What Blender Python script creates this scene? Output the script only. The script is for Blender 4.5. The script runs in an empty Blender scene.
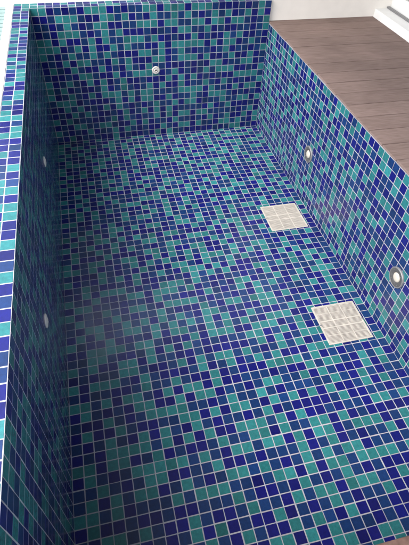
import bpy, bmesh, math, random
from mathutils import Matrix, Vector

S = 0.048            # one mosaic tile pitch in metres; all plans below are in tiles
random.seed(11)
C = bpy.context.scene.collection
sc = bpy.context.scene

# ------------------------------------------------------------------ camera
cam_d = bpy.data.cameras.new('camera'); cam = bpy.data.objects.new('camera', cam_d); C.objects.link(cam)
RIGHT = Vector((0.97201487, -0.23169727, 0.03877459))
DOWN = Vector((-0.14218195, -0.71162193, -0.68802509))
FWD = Vector((0.18700639, 0.66325757, -0.72465026))
m = Matrix((RIGHT, -DOWN, -FWD)).transposed().to_4x4()
m.translation = Vector((6.10384, -70.89274, 41.24426)) * S
cam.matrix_world = m
cam_d.sensor_fit = 'HORIZONTAL'; cam_d.sensor_width = 36.0
cam_d.lens = 36.0 * 463.2 / 409.0
cam_d.clip_start = 0.02; cam_d.clip_end = 3000
sc.camera = cam

# ------------------------------------------------------------------ light
SUN_EL, SUN_AZ = math.radians(53), math.radians(-108)      # azimuth from +Y towards +X: the open side is on the left
w = bpy.data.worlds.new('World'); sc.world = w; w.use_nodes = True
nt = w.node_tree
bg = nt.nodes['Background']
sky = nt.nodes.new('ShaderNodeTexSky'); sky.sky_type = 'NISHITA'; sky.sun_disc = False
sky.sun_elevation = SUN_EL; sky.sun_rotation = SUN_AZ
sky.air_density = 1.0; sky.dust_density = 4.0; sky.ozone_density = 1.0
hs = nt.nodes.new('ShaderNodeHueSaturation'); hs.inputs['Saturation'].default_value = 0.62   # a bright thin-cloud sky
nt.links.new(sky.outputs[0], hs.inputs['Color']); nt.links.new(hs.outputs[0], bg.inputs[0])
bg.inputs[1].default_value = 0.15
sd = bpy.data.lights.new('sun', 'SUN'); sun = bpy.data.objects.new('sun', sd); C.objects.link(sun)
sd.energy = 0.6; sd.angle = math.radians(45); sd.color = (1.0, 0.97, 0.93)
to_sun = Vector((math.sin(SUN_AZ) * math.cos(SUN_EL), math.cos(SUN_AZ) * math.cos(SUN_EL), math.sin(SUN_EL)))
sun.rotation_euler = to_sun.to_track_quat('Z', 'Y').to_euler()
vs = sc.view_settings
vs.view_transform = 'Standard'; vs.look = 'None'; vs.gamma = 1; vs.use_curve_mapping = False
vs.exposure = 2.08

# ------------------------------------------------------------------ helpers
def P(x, d, z):
    return Vector((x * S, -d * S, z * S))

def link(name, bm, mats, parent=None, smooth=False, origin=None):
    me = bpy.data.meshes.new(name)
    if origin is not None:
        bmesh.ops.translate(bm, verts=bm.verts, vec=-origin)
    bm.normal_update()
    bm.to_mesh(me); bm.free()
    for mm in (mats if isinstance(mats, (list, tuple)) else [mats]): me.materials.append(mm)
    if smooth:
        for p in me.polygons: p.use_smooth = True
    o = bpy.data.objects.new(name, me); C.objects.link(o)
    if origin is not None: o.location = origin
    if parent is not None: o.parent = parent
    return o

def tag(o, label=None, cat=None, group=None, kind=None):
    if label: o['label'] = label
    if cat: o['category'] = cat
    if group: o['group'] = group
    if kind or label: o['kind'] = kind or 'thing'
    return o

def empty(name, loc, label, cat, group=None):
    o = bpy.data.objects.new(name, None); C.objects.link(o); o.location = loc
    o.empty_display_size = 0.05
    return tag(o, label, cat, group)

def box(bm, x0, x1, d0, d1, z0, z1, bevel=0.0, mat=0):
    a, b = P(x0, d0, z0), P(x1, d1, z1)
    lo = Vector((min(a.x, b.x), min(a.y, b.y), min(a.z, b.z))); hi = Vector((max(a.x, b.x), max(a.y, b.y), max(a.z, b.z)))
    r = bmesh.ops.create_cube(bm, size=1.0)
    vsx = r['verts']
    for v in vsx:
        v.co = Vector((lo[i] + (v.co[i] + 0.5) * (hi[i] - lo[i]) for i in range(3)))
    fs = {f for v in vsx for f in v.link_faces}
    for f in fs: f.material_index = mat
    if bevel > 0:
        es = list({e for v in vsx for e in v.link_edges})
        bmesh.ops.bevel(bm, geom=es, offset=bevel * S, segments=2, profile=0.6, affect='EDGES')

def lathe(bm, prof, seg=48, M=Matrix.Identity(4), mat=0):
    """prof: list of (radius, height) in tiles; axis = local z of M"""
    rings = []
    for r, h in prof:
        if r <= 1e-6:
            rings.append([bm.verts.new(M @ Vector((0, 0, h * S)))])
        else:
            rings.append([bm.verts.new(M @ Vector((r * S * math.cos(2 * math.pi * k / seg), r * S * math.sin(2 * math.pi * k / seg), h * S))) for k in range(seg)])
    for a, b in zip(rings, rings[1:]):
        for k in range(seg):
            k2 = (k + 1) % seg
            if len(a) == 1 and len(b) == 1: continue
            if len(a) == 1: f = bm.faces.new((a[0], b[k], b[k2]))
            elif len(b) == 1: f = bm.faces.new((a[k], b[0], a[k2]))
            else: f = bm.faces.new((a[k], b[k], b[k2], a[k2]))
            f.material_index = mat
    bmesh.ops.recalc_face_normals(bm, faces=bm.faces)

# ------------------------------------------------------------------ materials
def newmat(name):
    mt = bpy.data.materials.new(name); mt.use_nodes = True
    n = mt.node_tree
    return mt, n, n.nodes['Principled BSDF']

def nd(n, t, **kw):
    x = n.nodes.new(t)
    for k, v in kw.items():
        if k.startswith('i_'): x.inputs[k[2:].replace('_', ' ')].default_value = v
        else: setattr(x, k, v)
    return x

def ramp(n, fac, stops, interp='LINEAR'):
    r = n.nodes.new('ShaderNodeValToRGB'); r.color_ramp.interpolation = interp
    el = r.color_ramp.elements
    while len(el) > 1: el.remove(el[-1])
    el[0].position, el[0].color = stops[0][0], (*stops[0][1], 1)
    for p_, c_ in stops[1:]:
        e = el.new(p_); e.color = (*c_, 1)
    n.links.new(fac, r.inputs[0])
    return r.outputs[0]

def plain(name, col, rough=0.5, var=0.12, scale=40, bump=0.0, metal=0.0, spec=0.5):
    mt, n, b = newmat(name)
    tc = nd(n, 'ShaderNodeTexCoord')
    no = nd(n, 'ShaderNodeTexNoise', i_Scale=scale, i_Detail=6.0)
    n.links.new(tc.outputs['Object'], no.inputs['Vector'])
    lo = tuple(c * (1 - var) for c in col); hi = tuple(min(1, c * (1 + var)) for c in col)
    n.links.new(ramp(n, no.outputs[0], [(0.3, lo), (0.7, hi)]), b.inputs['Base Color'])
    b.inputs['Roughness'].default_value = rough; b.inputs['Metallic'].default_value = metal
    b.inputs['Specular IOR Level'].default_value = spec
    if bump:
        bp = nd(n, 'ShaderNodeBump', i_Strength=bump, i_Distance=0.002)
        n.links.new(no.outputs[0], bp.inputs['Height']); n.links.new(bp.outputs[0], b.inputs['Normal'])
    return mt

def tile_material():
    mt, n, b = newmat('glass_mosaic')
    kind = nd(n, 'ShaderNodeAttribute', attribute_name='kind')
    shade = nd(n, 'ShaderNodeAttribute', attribute_name='shade')
    col = ramp(n, kind.outputs['Fac'], [(0.0, (0.0032, 0.0042, 0.112)), (0.34, (0.0042, 0.026, 0.108)), (0.67, (0.019, 0.150, 0.158))], 'CONSTANT')
    tc = nd(n, 'ShaderNodeTexCoord')
    n1 = nd(n, 'ShaderNodeTexNoise', i_Scale=620.0, i_Detail=3.0)          # fine glass grain
    n2 = nd(n, 'ShaderNodeTexNoise', i_Scale=70.0, i_Detail=4.0)           # clouds inside a tile
    for q in (n1, n2): n.links.new(tc.outputs['Object'], q.inputs['Vector'])
    def mr(src, a, c):
        x = nd(n, 'ShaderNodeMapRange'); n.links.new(src, x.inputs['Value'])
        x.inputs['From Min'].default_value = 0.25; x.inputs['From Max'].default_value = 0.75
        x.inputs['To Min'].default_value = a; x.inputs['To Max'].default_value = c
        return x.outputs[0]
    def mul(a, c):
        x = nd(n, 'ShaderNodeMath', operation='MULTIPLY'); n.links.new(a, x.inputs[0]); n.links.new(c, x.inputs[1]); return x.outputs[0]
    v = mul(mul(mr(n1.outputs[0], 0.78, 1.22), mr(n2.outputs[0], 0.82, 1.18)), shade.outputs['Fac'])
    sc_ = nd(n, 'ShaderNodeVectorMath', operation='SCALE')
    n.links.new(col, sc_.inputs[0]); n.links.new(v, sc_.inputs['Scale'])
    # a film of lime dust in drifts over the glaze
    n3 = nd(n, 'ShaderNodeTexNoise', i_Scale=3.2, i_Detail=8.0, i_Roughness=0.65)
    n.links.new(tc.outputs['Object'], n3.inputs['Vector'])
    mix = nd(n, 'ShaderNodeMix', data_type='RGBA')
    n.links.new(mr(n3.outputs[0], 0.0, 0.015), mix.inputs['Factor'])
    n.links.new(sc_.outputs[0], mix.inputs['A']); mix.inputs['B'].default_value = (0.42, 0.45, 0.5, 1)
    n.links.new(mix.outputs['Result'], b.inputs['Base Color'])
    n.links.new(mr(n3.outputs[0], 0.13, 0.28), b.inputs['Roughness'])
    b.inputs['IOR'].default_value = 1.46
    bp = nd(n, 'ShaderNodeBump', i_Strength=0.28, i_Distance=0.0015)
    n.links.new(n2.outputs[0], bp.inputs['Height']); n.links.new(bp.outputs[0], b.inputs['Normal'])
    return mt

def grout_material():
    mt, n, b = newmat('pale_grout')
    tc = nd(n, 'ShaderNodeTexCoord')
    n1 = nd(n, 'ShaderNodeTexNoise', i_Scale=9.0, i_Detail=8.0, i_Roughness=0.7)
    n2 = nd(n, 'ShaderNodeTexNoise', i_Scale=260.0, i_Detail=2.0)
    for q in (n1, n2): n.links.new(tc.outputs['Object'], q.inputs['Vector'])
    n.links.new(ramp(n, n1.outputs[0], [(0.3, (0.27, 0.27, 0.30)), (0.55, (0.37, 0.375, 0.41)), (0.75, (0.46, 0.46, 0.49))]), b.inputs['Base Color'])
    b.inputs['Roughness'].default_value = 0.85
    bp = nd(n, 'ShaderNodeBump', i_Strength=0.4, i_Distance=0.001)
    n.links.new(n2.outputs[0], bp.inputs['Height']); n.links.new(bp.outputs[0], b.inputs['Normal'])
    return mt

def deck_material():
    mt, n, b = newmat('composite_wood')
    shade = nd(n, 'ShaderNodeAttribute', attribute_name='shade')
    tc = nd(n, 'ShaderNodeTexCoord')
    mp = nd(n, 'ShaderNodeMapping'); mp.inputs['Scale'].default_value = (2.5, 60.0, 60.0)
    n.links.new(tc.outputs['Object'], mp.inputs['Vector'])
    g = nd(n, 'ShaderNodeTexNoise', i_Scale=4.0, i_Detail=7.0, i_Roughness=0.65)
    n.links.new(mp.outputs[0], g.inputs['Vector'])
    st = nd(n, 'ShaderNodeTexNoise', i_Scale=3.0, i_Detail=6.0)
    n.links.new(tc.outputs['Object'], st.inputs['Vector'])
    base = ramp(n, g.outputs[0], [(0.25, (0.142, 0.097, 0.081)), (0.5, (0.218, 0.155, 0.134)), (0.8, (0.305, 0.230, 0.204))])
    v = nd(n, 'ShaderNodeMapRange'); n.links.new(st.outputs[0], v.inputs['Value'])
    v.inputs['From Min'].default_value = 0.3; v.inputs['From Max'].default_value = 0.7
    v.inputs['To Min'].default_value = 0.84; v.inputs['To Max'].default_value = 1.15
    mu = nd(n, 'ShaderNodeMath', operation='MULTIPLY'); n.links.new(v.outputs[0], mu.inputs[0]); n.links.new(shade.outputs['Fac'], mu.inputs[1])
    s_ = nd(n, 'ShaderNodeVectorMath', operation='SCALE'); n.links.new(base, s_.inputs[0]); n.links.new(mu.outputs[0], s_.inputs['Scale'])
    n.links.new(s_.outputs[0], b.inputs['Base Color'])
    b.inputs['Roughness'].default_value = 0.8; b.inputs['Specular IOR Level'].default_value = 0.2
    bp = nd(n, 'ShaderNodeBump', i_Strength=0.25, i_Distance=0.001)
    n.links.new(g.outputs[0], bp.inputs['Height']); n.links.new(bp.outputs[0], b.inputs['Normal'])
    return mt

M_TILE = tile_material()
M_GROUT = grout_material()
M_DECK = deck_material()
M_DECK_SHADED = plain('shaded_deck_timber', (0.09, 0.054, 0.044), 0.9, 0.3, 45, 0.4, 0.0, 0.2)  # darker, redder deck wood: the near end's shade put into the colour
M_JOIST = plain('dark_joist', (0.03, 0.022, 0.02), 0.9)
M_WALL = plain('cream_plaster', (0.86, 0.81, 0.74), 0.85, 0.03, 12, 0.15)
M_WHITE = plain('white_paint', (0.82, 0.82, 0.80), 0.55, 0.03, 15, 0.05)
M_CEIL = plain('ceiling_paint', (0.36, 0.37, 0.385), 0.9, 0.03, 10)
M_PLASTIC = plain('white_abs_plastic', (0.62, 0.585, 0.53), 0.4, 0.05, 60)
M_DRAIN = plain('cream_drain_plastic', (0.47, 0.44, 0.39), 0.5, 0.12, 25)
M_GRATE = plain('pale_grating_plastic', (0.20, 0.29, 0.28), 0.5, 0.05, 60)
M_RING = plain('grey_ring_metal', (0.085, 0.085, 0.085), 0.5, 0.2, 90, 0.05, 0.0)
M_RIM = plain('bright_rim_metal', (0.24, 0.24, 0.245), 0.4, 0.1, 90, 0.0, 0.3)
M_LENS = plain('frosted_lens', (0.58, 0.54, 0.46), 0.35, 0.04, 80)
M_DARK = plain('dark_hole', (0.03, 0.022, 0.018), 0.6)
M_ALU = plain('grey_aluminium', (0.22, 0.22, 0.22), 0.45, 0.08, 60, 0.0, 0.4)
M_SCREW = plain('screw_steel', (0.45, 0.45, 0.45), 0.35, 0.1, 100, 0.0, 0.9)
M_GROUND = plain('pale_ground', (0.20, 0.20, 0.19), 0.9, 0.2, 0.4)
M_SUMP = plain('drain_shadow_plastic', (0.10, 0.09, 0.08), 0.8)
M_SCREEN = plain('screen_grey', (0.16, 0.17, 0.185), 0.9, 0.15, 8, 0.2)
M_BLIND = plain('white_blind', (0.8, 0.79, 0.76), 0.8, 0.03, 30)
def glass_material():
    mt, n, b = newmat('clear_glass')
    b.inputs['Base Color'].default_value = (0.95, 0.98, 0.97, 1); b.inputs['Roughness'].default_value = 0.02
    b.inputs['Transmission Weight'].default_value = 1.0; b.inputs['IOR'].default_value = 1.45
    return mt
M_GLASS = glass_material()

# ------------------------------------------------------------------ mosaic builder
GAP, BEV, RISE = 0.085, 0.014, 0.012
def mosaic(name, org, U, V, u0, u1, v0, v1, uo=0.0, vo=0.0, parent=None, holes=(), seed=1, weights=(0.35, 0.30, 0.35)):
    """real tiles over the rectangle u0..u1 x v0..v1 (tiles) of a plane; grid lines at uo + n, vo + n; each cut at the rectangle's rim"""
    rng = random.Random(seed)
    U, V = Vector(U), Vector(V); N = U.cross(V)
    bm = bmesh.new()
    kl = bm.faces.layers.float.new('kind'); sl = bm.faces.layers.float.new('shade')
    kinds = {}
    for i in range(math.floor(u0 - uo), math.ceil(u1 - uo)):
        for j in range(math.floor(v0 - vo), math.ceil(v1 - vo)):
            a0, a1 = max(u0, uo + i), min(u1, uo + i + 1); b0, b1 = max(v0, vo + j), min(v1, vo + j + 1)
            if a1 - a0 < 0.16 or b1 - b0 < 0.16: continue
            gone = False
            for h in holes:                                              # cut the tile where a cover sits in the floor
                if h[0] < a1 and a0 < h[1] and h[2] < b1 and b0 < h[3]:
                    opts = [(h[0] - a0, 0), (a1 - h[1], 1), (h[2] - b0, 2), (b1 - h[3], 3)]
                    big, which = max(opts)
                    if big < 0.16: gone = True; break
                    if which == 0: a1 = h[0]
                    elif which == 1: a0 = h[1]
                    elif which == 2: b1 = h[2]
                    else: b0 = h[3]
            if gone: continue
            # mixed sheet: avoid long runs of one colour, as laid mosaic does
            w_ = list(weights)
            for nb in ((i - 1, j), (i, j - 1), (i - 1, j - 1), (i + 1, j - 1)):
                if nb in kinds: w_[kinds[nb]] *= 0.60
            k = rng.choices((0, 1, 2), w_)[0]; kinds[(i, j)] = k
            jx, jy = rng.gauss(0, 0.007), rng.gauss(0, 0.007)
            g = GAP / 2
            sh = random.Random((seed * 7919 + (i // 6)) * 7919 + (j // 6))     # laid in sheets of 6 x 6
            cx, cy = (a0 + a1) / 2 + jx + max(-.02, min(.02, sh.gauss(0, 0.011))), (b0 + b1) / 2 + jy + max(-.02, min(.02, sh.gauss(0, 0.011)))
            hx, hy = (a1 - a0) / 2 - g + rng.gauss(0, 0.004), (b1 - b0) / 2 - g + rng.gauss(0, 0.004)
            rz = rng.gauss(0, 0.007); tx, ty = [max(-.012, min(.012, rng.gauss(0, 0.0042))) for _ in (0, 1)]
            def pt(sx, sy, inset, h):
                x, y = sx * (hx - inset), sy * (hy - inset)
                x, y = x - y * rz, y + x * rz
                hh = h + (x * tx + y * ty if h > 0 else 0)
                return Vector(org) * S + (U * (cx + x) + V * (cy + y) + N * hh) * S
            cs = ((-1, -1), (1, -1), (1, 1), (-1, 1))
            L0 = [bm.verts.new(pt(sx, sy, 0, -0.01)) for sx, sy in cs]
            L1 = [bm.verts.new(pt(sx, sy, 0, RISE - 0.005)) for sx, sy in cs]
            L2 = [bm.verts.new(pt(sx, sy, BEV, RISE)) for sx, sy in cs]
            fs = [bm.faces.new(L2)]
            for q in range(4):
                r_ = (q + 1) % 4
                fs.append(bm.faces.new((L0[q], L0[r_], L1[r_], L1[q]))); fs.append(bm.faces.new((L1[q], L1[r_], L2[r_], L2[q])))
            s_ = max(0.6, rng.gauss(1.0, 0.12))
            for f in fs: f[kl] = (0.1, 0.5, 0.9)[k]; f[sl] = s_
    return link(name, bm, M_TILE, parent)

X, Y, Z = Vector((1, 0, 0)), Vector((0, -1, 0)), Vector((0, 0, 1))   # Y here = away from the back wall
W, LEN, HB, HR = 34.0, 67.5, 20.0, 16.84
GO = 0.70                                                            # offset of the floor's tile rows

# ------------------------------------------------------------------ setting: ground, pool floor, deck, ceiling
bm = bmesh.new(); bmesh.ops.create_grid(bm, x_segments=2, y_segments=2, size=900)
g = link('ground', bm, M_GROUND); g.location = (0, 0, -3.2); tag(g, kind='structure')

drains = [(27.5, 32.8, 41.05, 46.4), (27.5, 32.8, 22.2, 27.5)]
bm = bmesh.new(); box(bm, -3.0, 36.0, -2.05, LEN + 2, -4.0, 0.0)
pf = link('pool_floor', bm, M_GROUT); tag(pf, kind='structure')
mosaic('floor_tiles', (0, 0, 0), X, -Y, 0, W, -LEN, -0.0, 0.0, -GO, pf, (), 3)

# deck: boards run away from the pool's long side
DZ = 17.08
bm = bmesh.new(); sl = bm.faces.layers.float.new('shade')
def board(x0, x1, d0, d1):
    n0 = len(bm.faces)
    box(bm, x0, x1, d0, d1, DZ - 0.22 + random.uniform(-.01, .01), DZ + random.uniform(-.012, .012), 0.035)
    s_ = random.gauss(1, 0.07)
    bm.faces.ensure_lookup_table()
    for f in bm.faces[n0:]: f[sl] = s_
d = -0.45; d_next = 1.6
while d < LEN - 0.2:
    e0 = 34.03 + random.uniform(-.05, .06)
    board(e0, 51.45, d, min(d_next, LEN + 0.9) - random.uniform(0.08, 0.125))
    d = d_next; d_next += 2.79
d0_ = d
while d < LEN + 26:
    board(-2.0, 51.45, max(d, LEN + 0.3), d + 2.79 - 0.08); d += 2.79
deck = link('wooden_deck', bm, M_DECK); tag(deck, kind='structure')
bm = bmesh.new(); box(bm, 0.0, 51.4, LEN - 0.06, LEN + 2.4, DZ - 0.2, DZ + 0.03, 0.06)  # near strip of the deck, its shade painted in by a darker wood
link('shaded_deck_edge', bm, M_DECK_SHADED, deck)
bm = bmesh.new(); box(bm, 36.0, 51.4, -0.4, LEN, 12.0, DZ - 0.26); box(bm, -1.9, 51.4, LEN + 2.02, LEN + 26, 12.0, DZ - 0.26)
db = link('deck_base', bm, M_JOIST); tag(db, kind='structure')

CEIL = 64.0
bm = bmesh.new(); box(bm, -7.0, 60, -1.0, LEN + 22, CEIL, CEIL + 4)
ce = link('ceiling', bm, M_CEIL); tag(ce, kind='structure')

# ------------------------------------------------------------------ pool walls
def wall(label, boxes, cat='pool wall'):
    bmw = bmesh.new()
    for b_ in boxes: box(bmw, *b_)
    return tag(link('pool_wall', bmw, M_GROUT), label, cat)

wb = wall('far tiled end wall of the empty pool with the white inlet at its centre', [(0.0, W - 0.002, -2.0, 0.0, 0.002, HB)])
mosaic('wall_tiles', (0, 0, 0), X, Z, 0, W, 0, HB, 0, 0, wb, (), 5)
mosaic('coping_tiles', (0, 0, HB), X, -Y, 0, W, 0, 2, 0, 0, wb, (), 6)
mosaic('end_tiles', (W, 0, 0), -Y, Z, 0, 1.6, DZ - 0.2, HB, 0, 0, wb, (), 16)

wr = wall('bright tiled long pool wall with two round lamps, below the edge of the wooden deck', [(W, W + 2, 0.004, LEN, 0.002, HR)])
mosaic('wall_tiles', (W, 0, 0), Y, Z, 0, LEN, 0, HR - 0.02, GO, HR - 17, wr, (), 7)

wl = wall('shaded tiled long pool wall with two small inlets and a tile-topped coping', [(-2.0, -0.002, -2.0, LEN, 0.002, HB)])
mosaic('wall_tiles', (0, 0, 0), -Y, Z, -LEN, -0.0, 0, HB, -GO, 0, wl, (), 8)
mosaic('coping_tiles', (0, 0, HB), X, -Y, -2, 0, -LEN, 2, 0, 0, wl, (), 9, (0.33, 0.27, 0.40))

wn = wall('near end wall of the pool under the deck boards in the bottom right corner', [(0, W, LEN + 0.05, LEN + 2, 0.002, HR)])
mosaic('wall_tiles', (0, LEN + 0.05, 0), -X, Z, -W, 0, 0, HR, 0, HR - 17, wn, (), 10)
wn.children[0].location.y = -2 * (LEN + 0.05) * S          # its origin lies on the mirrored side

# ------------------------------------------------------------------ beyond the coping on the open side
bm = bmesh.new(); box(bm, -2.95, -2.02, -2.0, LEN, -40, HB + 0.06, 0.04); box(bm, -9, W - 0.02, -4.2, -2.04, -40, HB + 0.03, 0.04)
tag(link('parapet_ledge', bm, M_WHITE), 'bright white ledge running along the outer edges of the tiled coping', 'ledge')
gr = empty('gutter_grate', P(-4.6, 30, 19.2), 'pale green-white slatted grate beyond the white ledge at the far left', 'grate')
gr_o = P(-4.6, 30, 19.2)
bm = bmesh.new()
dd = -1.9
while dd < LEN:
    box(bm, -6.3, -2.97, dd, dd + 1.0, 19.35, 19.75, 0.04); dd += 1.3
link('slats', bm, M_GRATE, gr, origin=gr_o).location = (0, 0, 0)
bm = bmesh.new(); box(bm, -6.6, -2.96, -2.0, LEN, 18.6, 19.3)
link('gutter', bm, M_GRATE, gr, origin=gr_o).location = (0, 0, 0)

# ------------------------------------------------------------------ house wall, added reflection screen and the sliding door
bm = bmesh.new()
box(bm, W + 0.002, 64, -6.0, -0.45, -40, 45)
tag(link('house_wall', bm, M_WALL), 'cream plastered wall behind the wooden deck, blown bright by daylight', 'wall')
bm = bmesh.new(); box(bm, -9.0, W - 0.01, -6.0, -4.3, -40, 45)  # unseen wall, added so the floor reflects the sky only as a band
tag(link('reflection_screen', bm, M_SCREEN), 'unseen grey wall added behind the far end of the pool to darken the floor reflection', 'wall')

dr = empty('sliding_door', P(54, 20, 18.2), 'white sliding door with a grey bottom track on a white sill, beside the deck', 'door')
do = P(54, 20, 18.2)
def dpart(name, boxes, mt, bev=0.03):
    b_ = bmesh.new()
    for q in boxes: box(b_, *q, bev)
    o = link(name, b_, mt, dr, origin=do); o.location = (0, 0, 0); return o
dpart('sill', [(51.5, 56, -0.44, LEN + 25.9, 12, 18.2)], M_WHITE, 0.12)
dpart('track', [(53.5, 53.95, -0.40, LEN + 25.8, 18.2, 18.45)], M_ALU)
fr = [(54.15, 55.3, -0.43, LEN + 25.8, 18.21, 20.2), (54.15, 55.3, -0.43, LEN + 25.8, CEIL - 6, CEIL - 0.02)]
for q in (-0.43, 28, 56, 91.0): fr.append((54.17, 55.28, q, q + 1.5, 20.2, CEIL - 6))
dpart('frame', fr, M_WHITE)
for q in (1.07, 29.5, 57.5): dpart('pane', [(54.6, 54.8, q, q + 26.9, 20.2, CEIL - 6)], M_GLASS, 0)
dpart('blind', [(57.0, 57.2, -0.4, LEN + 25.8, 18.3, CEIL - 3)], M_BLIND, 0)

# ------------------------------------------------------------------ drain covers
def drain(rect, label):
    x0, x1, d0, d1 = rect
    o_ = P((x0 + x1) / 2, (d0 + d1) / 2, 0)
    t = empty('drain_cover', o_, label, 'drain cover', 'drain covers set in the pool floor')
    x0, x1, d0, d1 = x0 + .01, x1 - .01, d0 + .01, d1 - .01
    def prt(name, boxes, mt, bev):
        b_ = bmesh.new()
        for q in boxes: box(b_, *q, bev)
        o = link(name, b_, mt, t, origin=o_); o.location = (0, 0, 0); return o
    fw, top = 0.22, 0.07
    prt('frame', [(x0, x1, d0, d0 + fw, -.005, top), (x0, x1, d1 - fw, d1, -.005, top), (x0, x0 + fw, d0 + fw + .004, d1 - fw - .004, -.005, top), (x1 - fw, x1, d0 + fw + .004, d1 - fw - .004, -.005, top)], M_DRAIN, 0.05)
    ix0, ix1, id0, id1 = x0 + fw, x1 - fw, d0 + fw, d1 - fw
    n_ = 32; st = (id1 - id0) / n_; sl_ = []
    for k in range(n_):
        sl_.append((ix0 + .003, ix1 - .003, id0 + k * st + st * .2, id0 + k * st + st * .8, .016, top - .012))
    prt('slats', sl_, M_DRAIN, 0.0)
    rb = []
    for k in range(1, 3):
        q = ix0 + (ix1 - ix0) * k / 3; rb.append((q - .06, q + .06, id0 + .004, id1 - .004, .015, top - .006))
    for k in range(1, 5):
        q = id0 + (id1 - id0) * k / 5; rb.append((ix0 + .004, ix1 - .004, q - .06, q + .06, .0145, top - .009))
    prt('ribs', rb, M_DRAIN, 0.02)
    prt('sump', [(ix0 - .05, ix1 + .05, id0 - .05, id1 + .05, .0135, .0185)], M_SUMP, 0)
    for sx in (x0 + fw / 2, x1 - fw / 2):
        b_ = bmesh.new(); lathe(b_, [(0.09, 0), (0.09, 0.02), (0.05, 0.03), (0, 0.03)], 16, Matrix.Translation(P(sx, (d0 + d1) / 2, top - .005) - o_))
        link('screw', b_, M_SCREW, t)
    return t
drain(drains[0], 'square cream drain grille nearer the viewer, wholly showing its fine slots')
drain(drains[1], 'square cream drain grille farther away, closer to the end wall')

# ------------------------------------------------------------------ wall fittings
def axis_matrix(n):
    return n.to_track_quat('Z', 'Y').to_matrix().to_4x4()

def lamp(dd_, zz, label):
    o_ = P(W - 0.02, dd_, zz); M_ = axis_matrix(Vector((-1, 0, 0)))
    t = empty('pool_light', o_, label, 'pool light', 'round lamps in the long pool wall')
    def prt(name, prof, mt, seg=64):
        b_ = bmesh.new(); lathe(b_, prof, seg, M_); return link(name, b_, mt, t, True)
    prt('rim', [(1.14, 0.0), (1.14, 0.12), (1.10, 0.19), (1.03, 0.20), (1.00, 0.16)], M_RIM)
    prt('ring', [(1.00, 0.17), (0.93, 0.19), (0.62, 0.13), (0.52, 0.05), (0.50, 0.02)], M_RING)
    prt('lens', [(0.53, 0.02), (0.52, 0.10), (0.44, 0.17), (0.28, 0.22), (0, 0.24)], M_LENS)
    for k in range(4):
        a = math.pi / 4 + k * math.pi / 2
        b_ = bmesh.new(); lathe(b_, [(0.07, 0), (0.07, 0.03), (0.03, 0.045), (0, 0.045)], 12, M_ @ Matrix.Translation(Vector((0.80 * math.cos(a), 0.80 * math.sin(a), 0.15)) * S))
        link('screw', b_, M_SCREW, t)
lamp(44.45, 7.42, 'grey-ringed round lamp nearer the viewer, at the right edge of the photo')
lamp(20.9, 7.2, 'grey-ringed round lamp farther along the wall, near the distant drain grille')

def inlet(o_, n, label):
    M_ = axis_matrix(n)
    t = empty('return_inlet', o_, label, 'pool inlet', 'white inlets in the pool walls')
    def prt(name, prof, mt):
        b_ = bmesh.new(); lathe(b_, prof, 48, M_); return link(name, b_, mt, t, True)
    prt('flange', [(0.60, 0.0), (0.60, 0.04), (0.56, 0.08), (0.36, 0.13), (0.34, 0.10)], M_PLASTIC)
    prt('eyeball', [(0.345, 0.08), (0.30, 0.14), (0.20, 0.17), (0.13, 0.175), (0.12, 0.08)], M_PLASTIC)
    prt('nozzle_hole', [(0.125, 0.08), (0, 0.075)], M_DARK)
inlet(P(16.55, 0.02, 10.87) + Vector((0, 0, 0)), Vector((0, -1, 0)), 'white round inlet at the middle of the end wall')
inlet(P(0.02, 22.4, 10.8), Vector((1, 0, 0)), 'white inlet on the shaded wall, the one nearer the end wall')
inlet(P(0.02, 45.6, 10.6), Vector((1, 0, 0)), 'white inlet on the shaded wall, the one nearer the viewer')
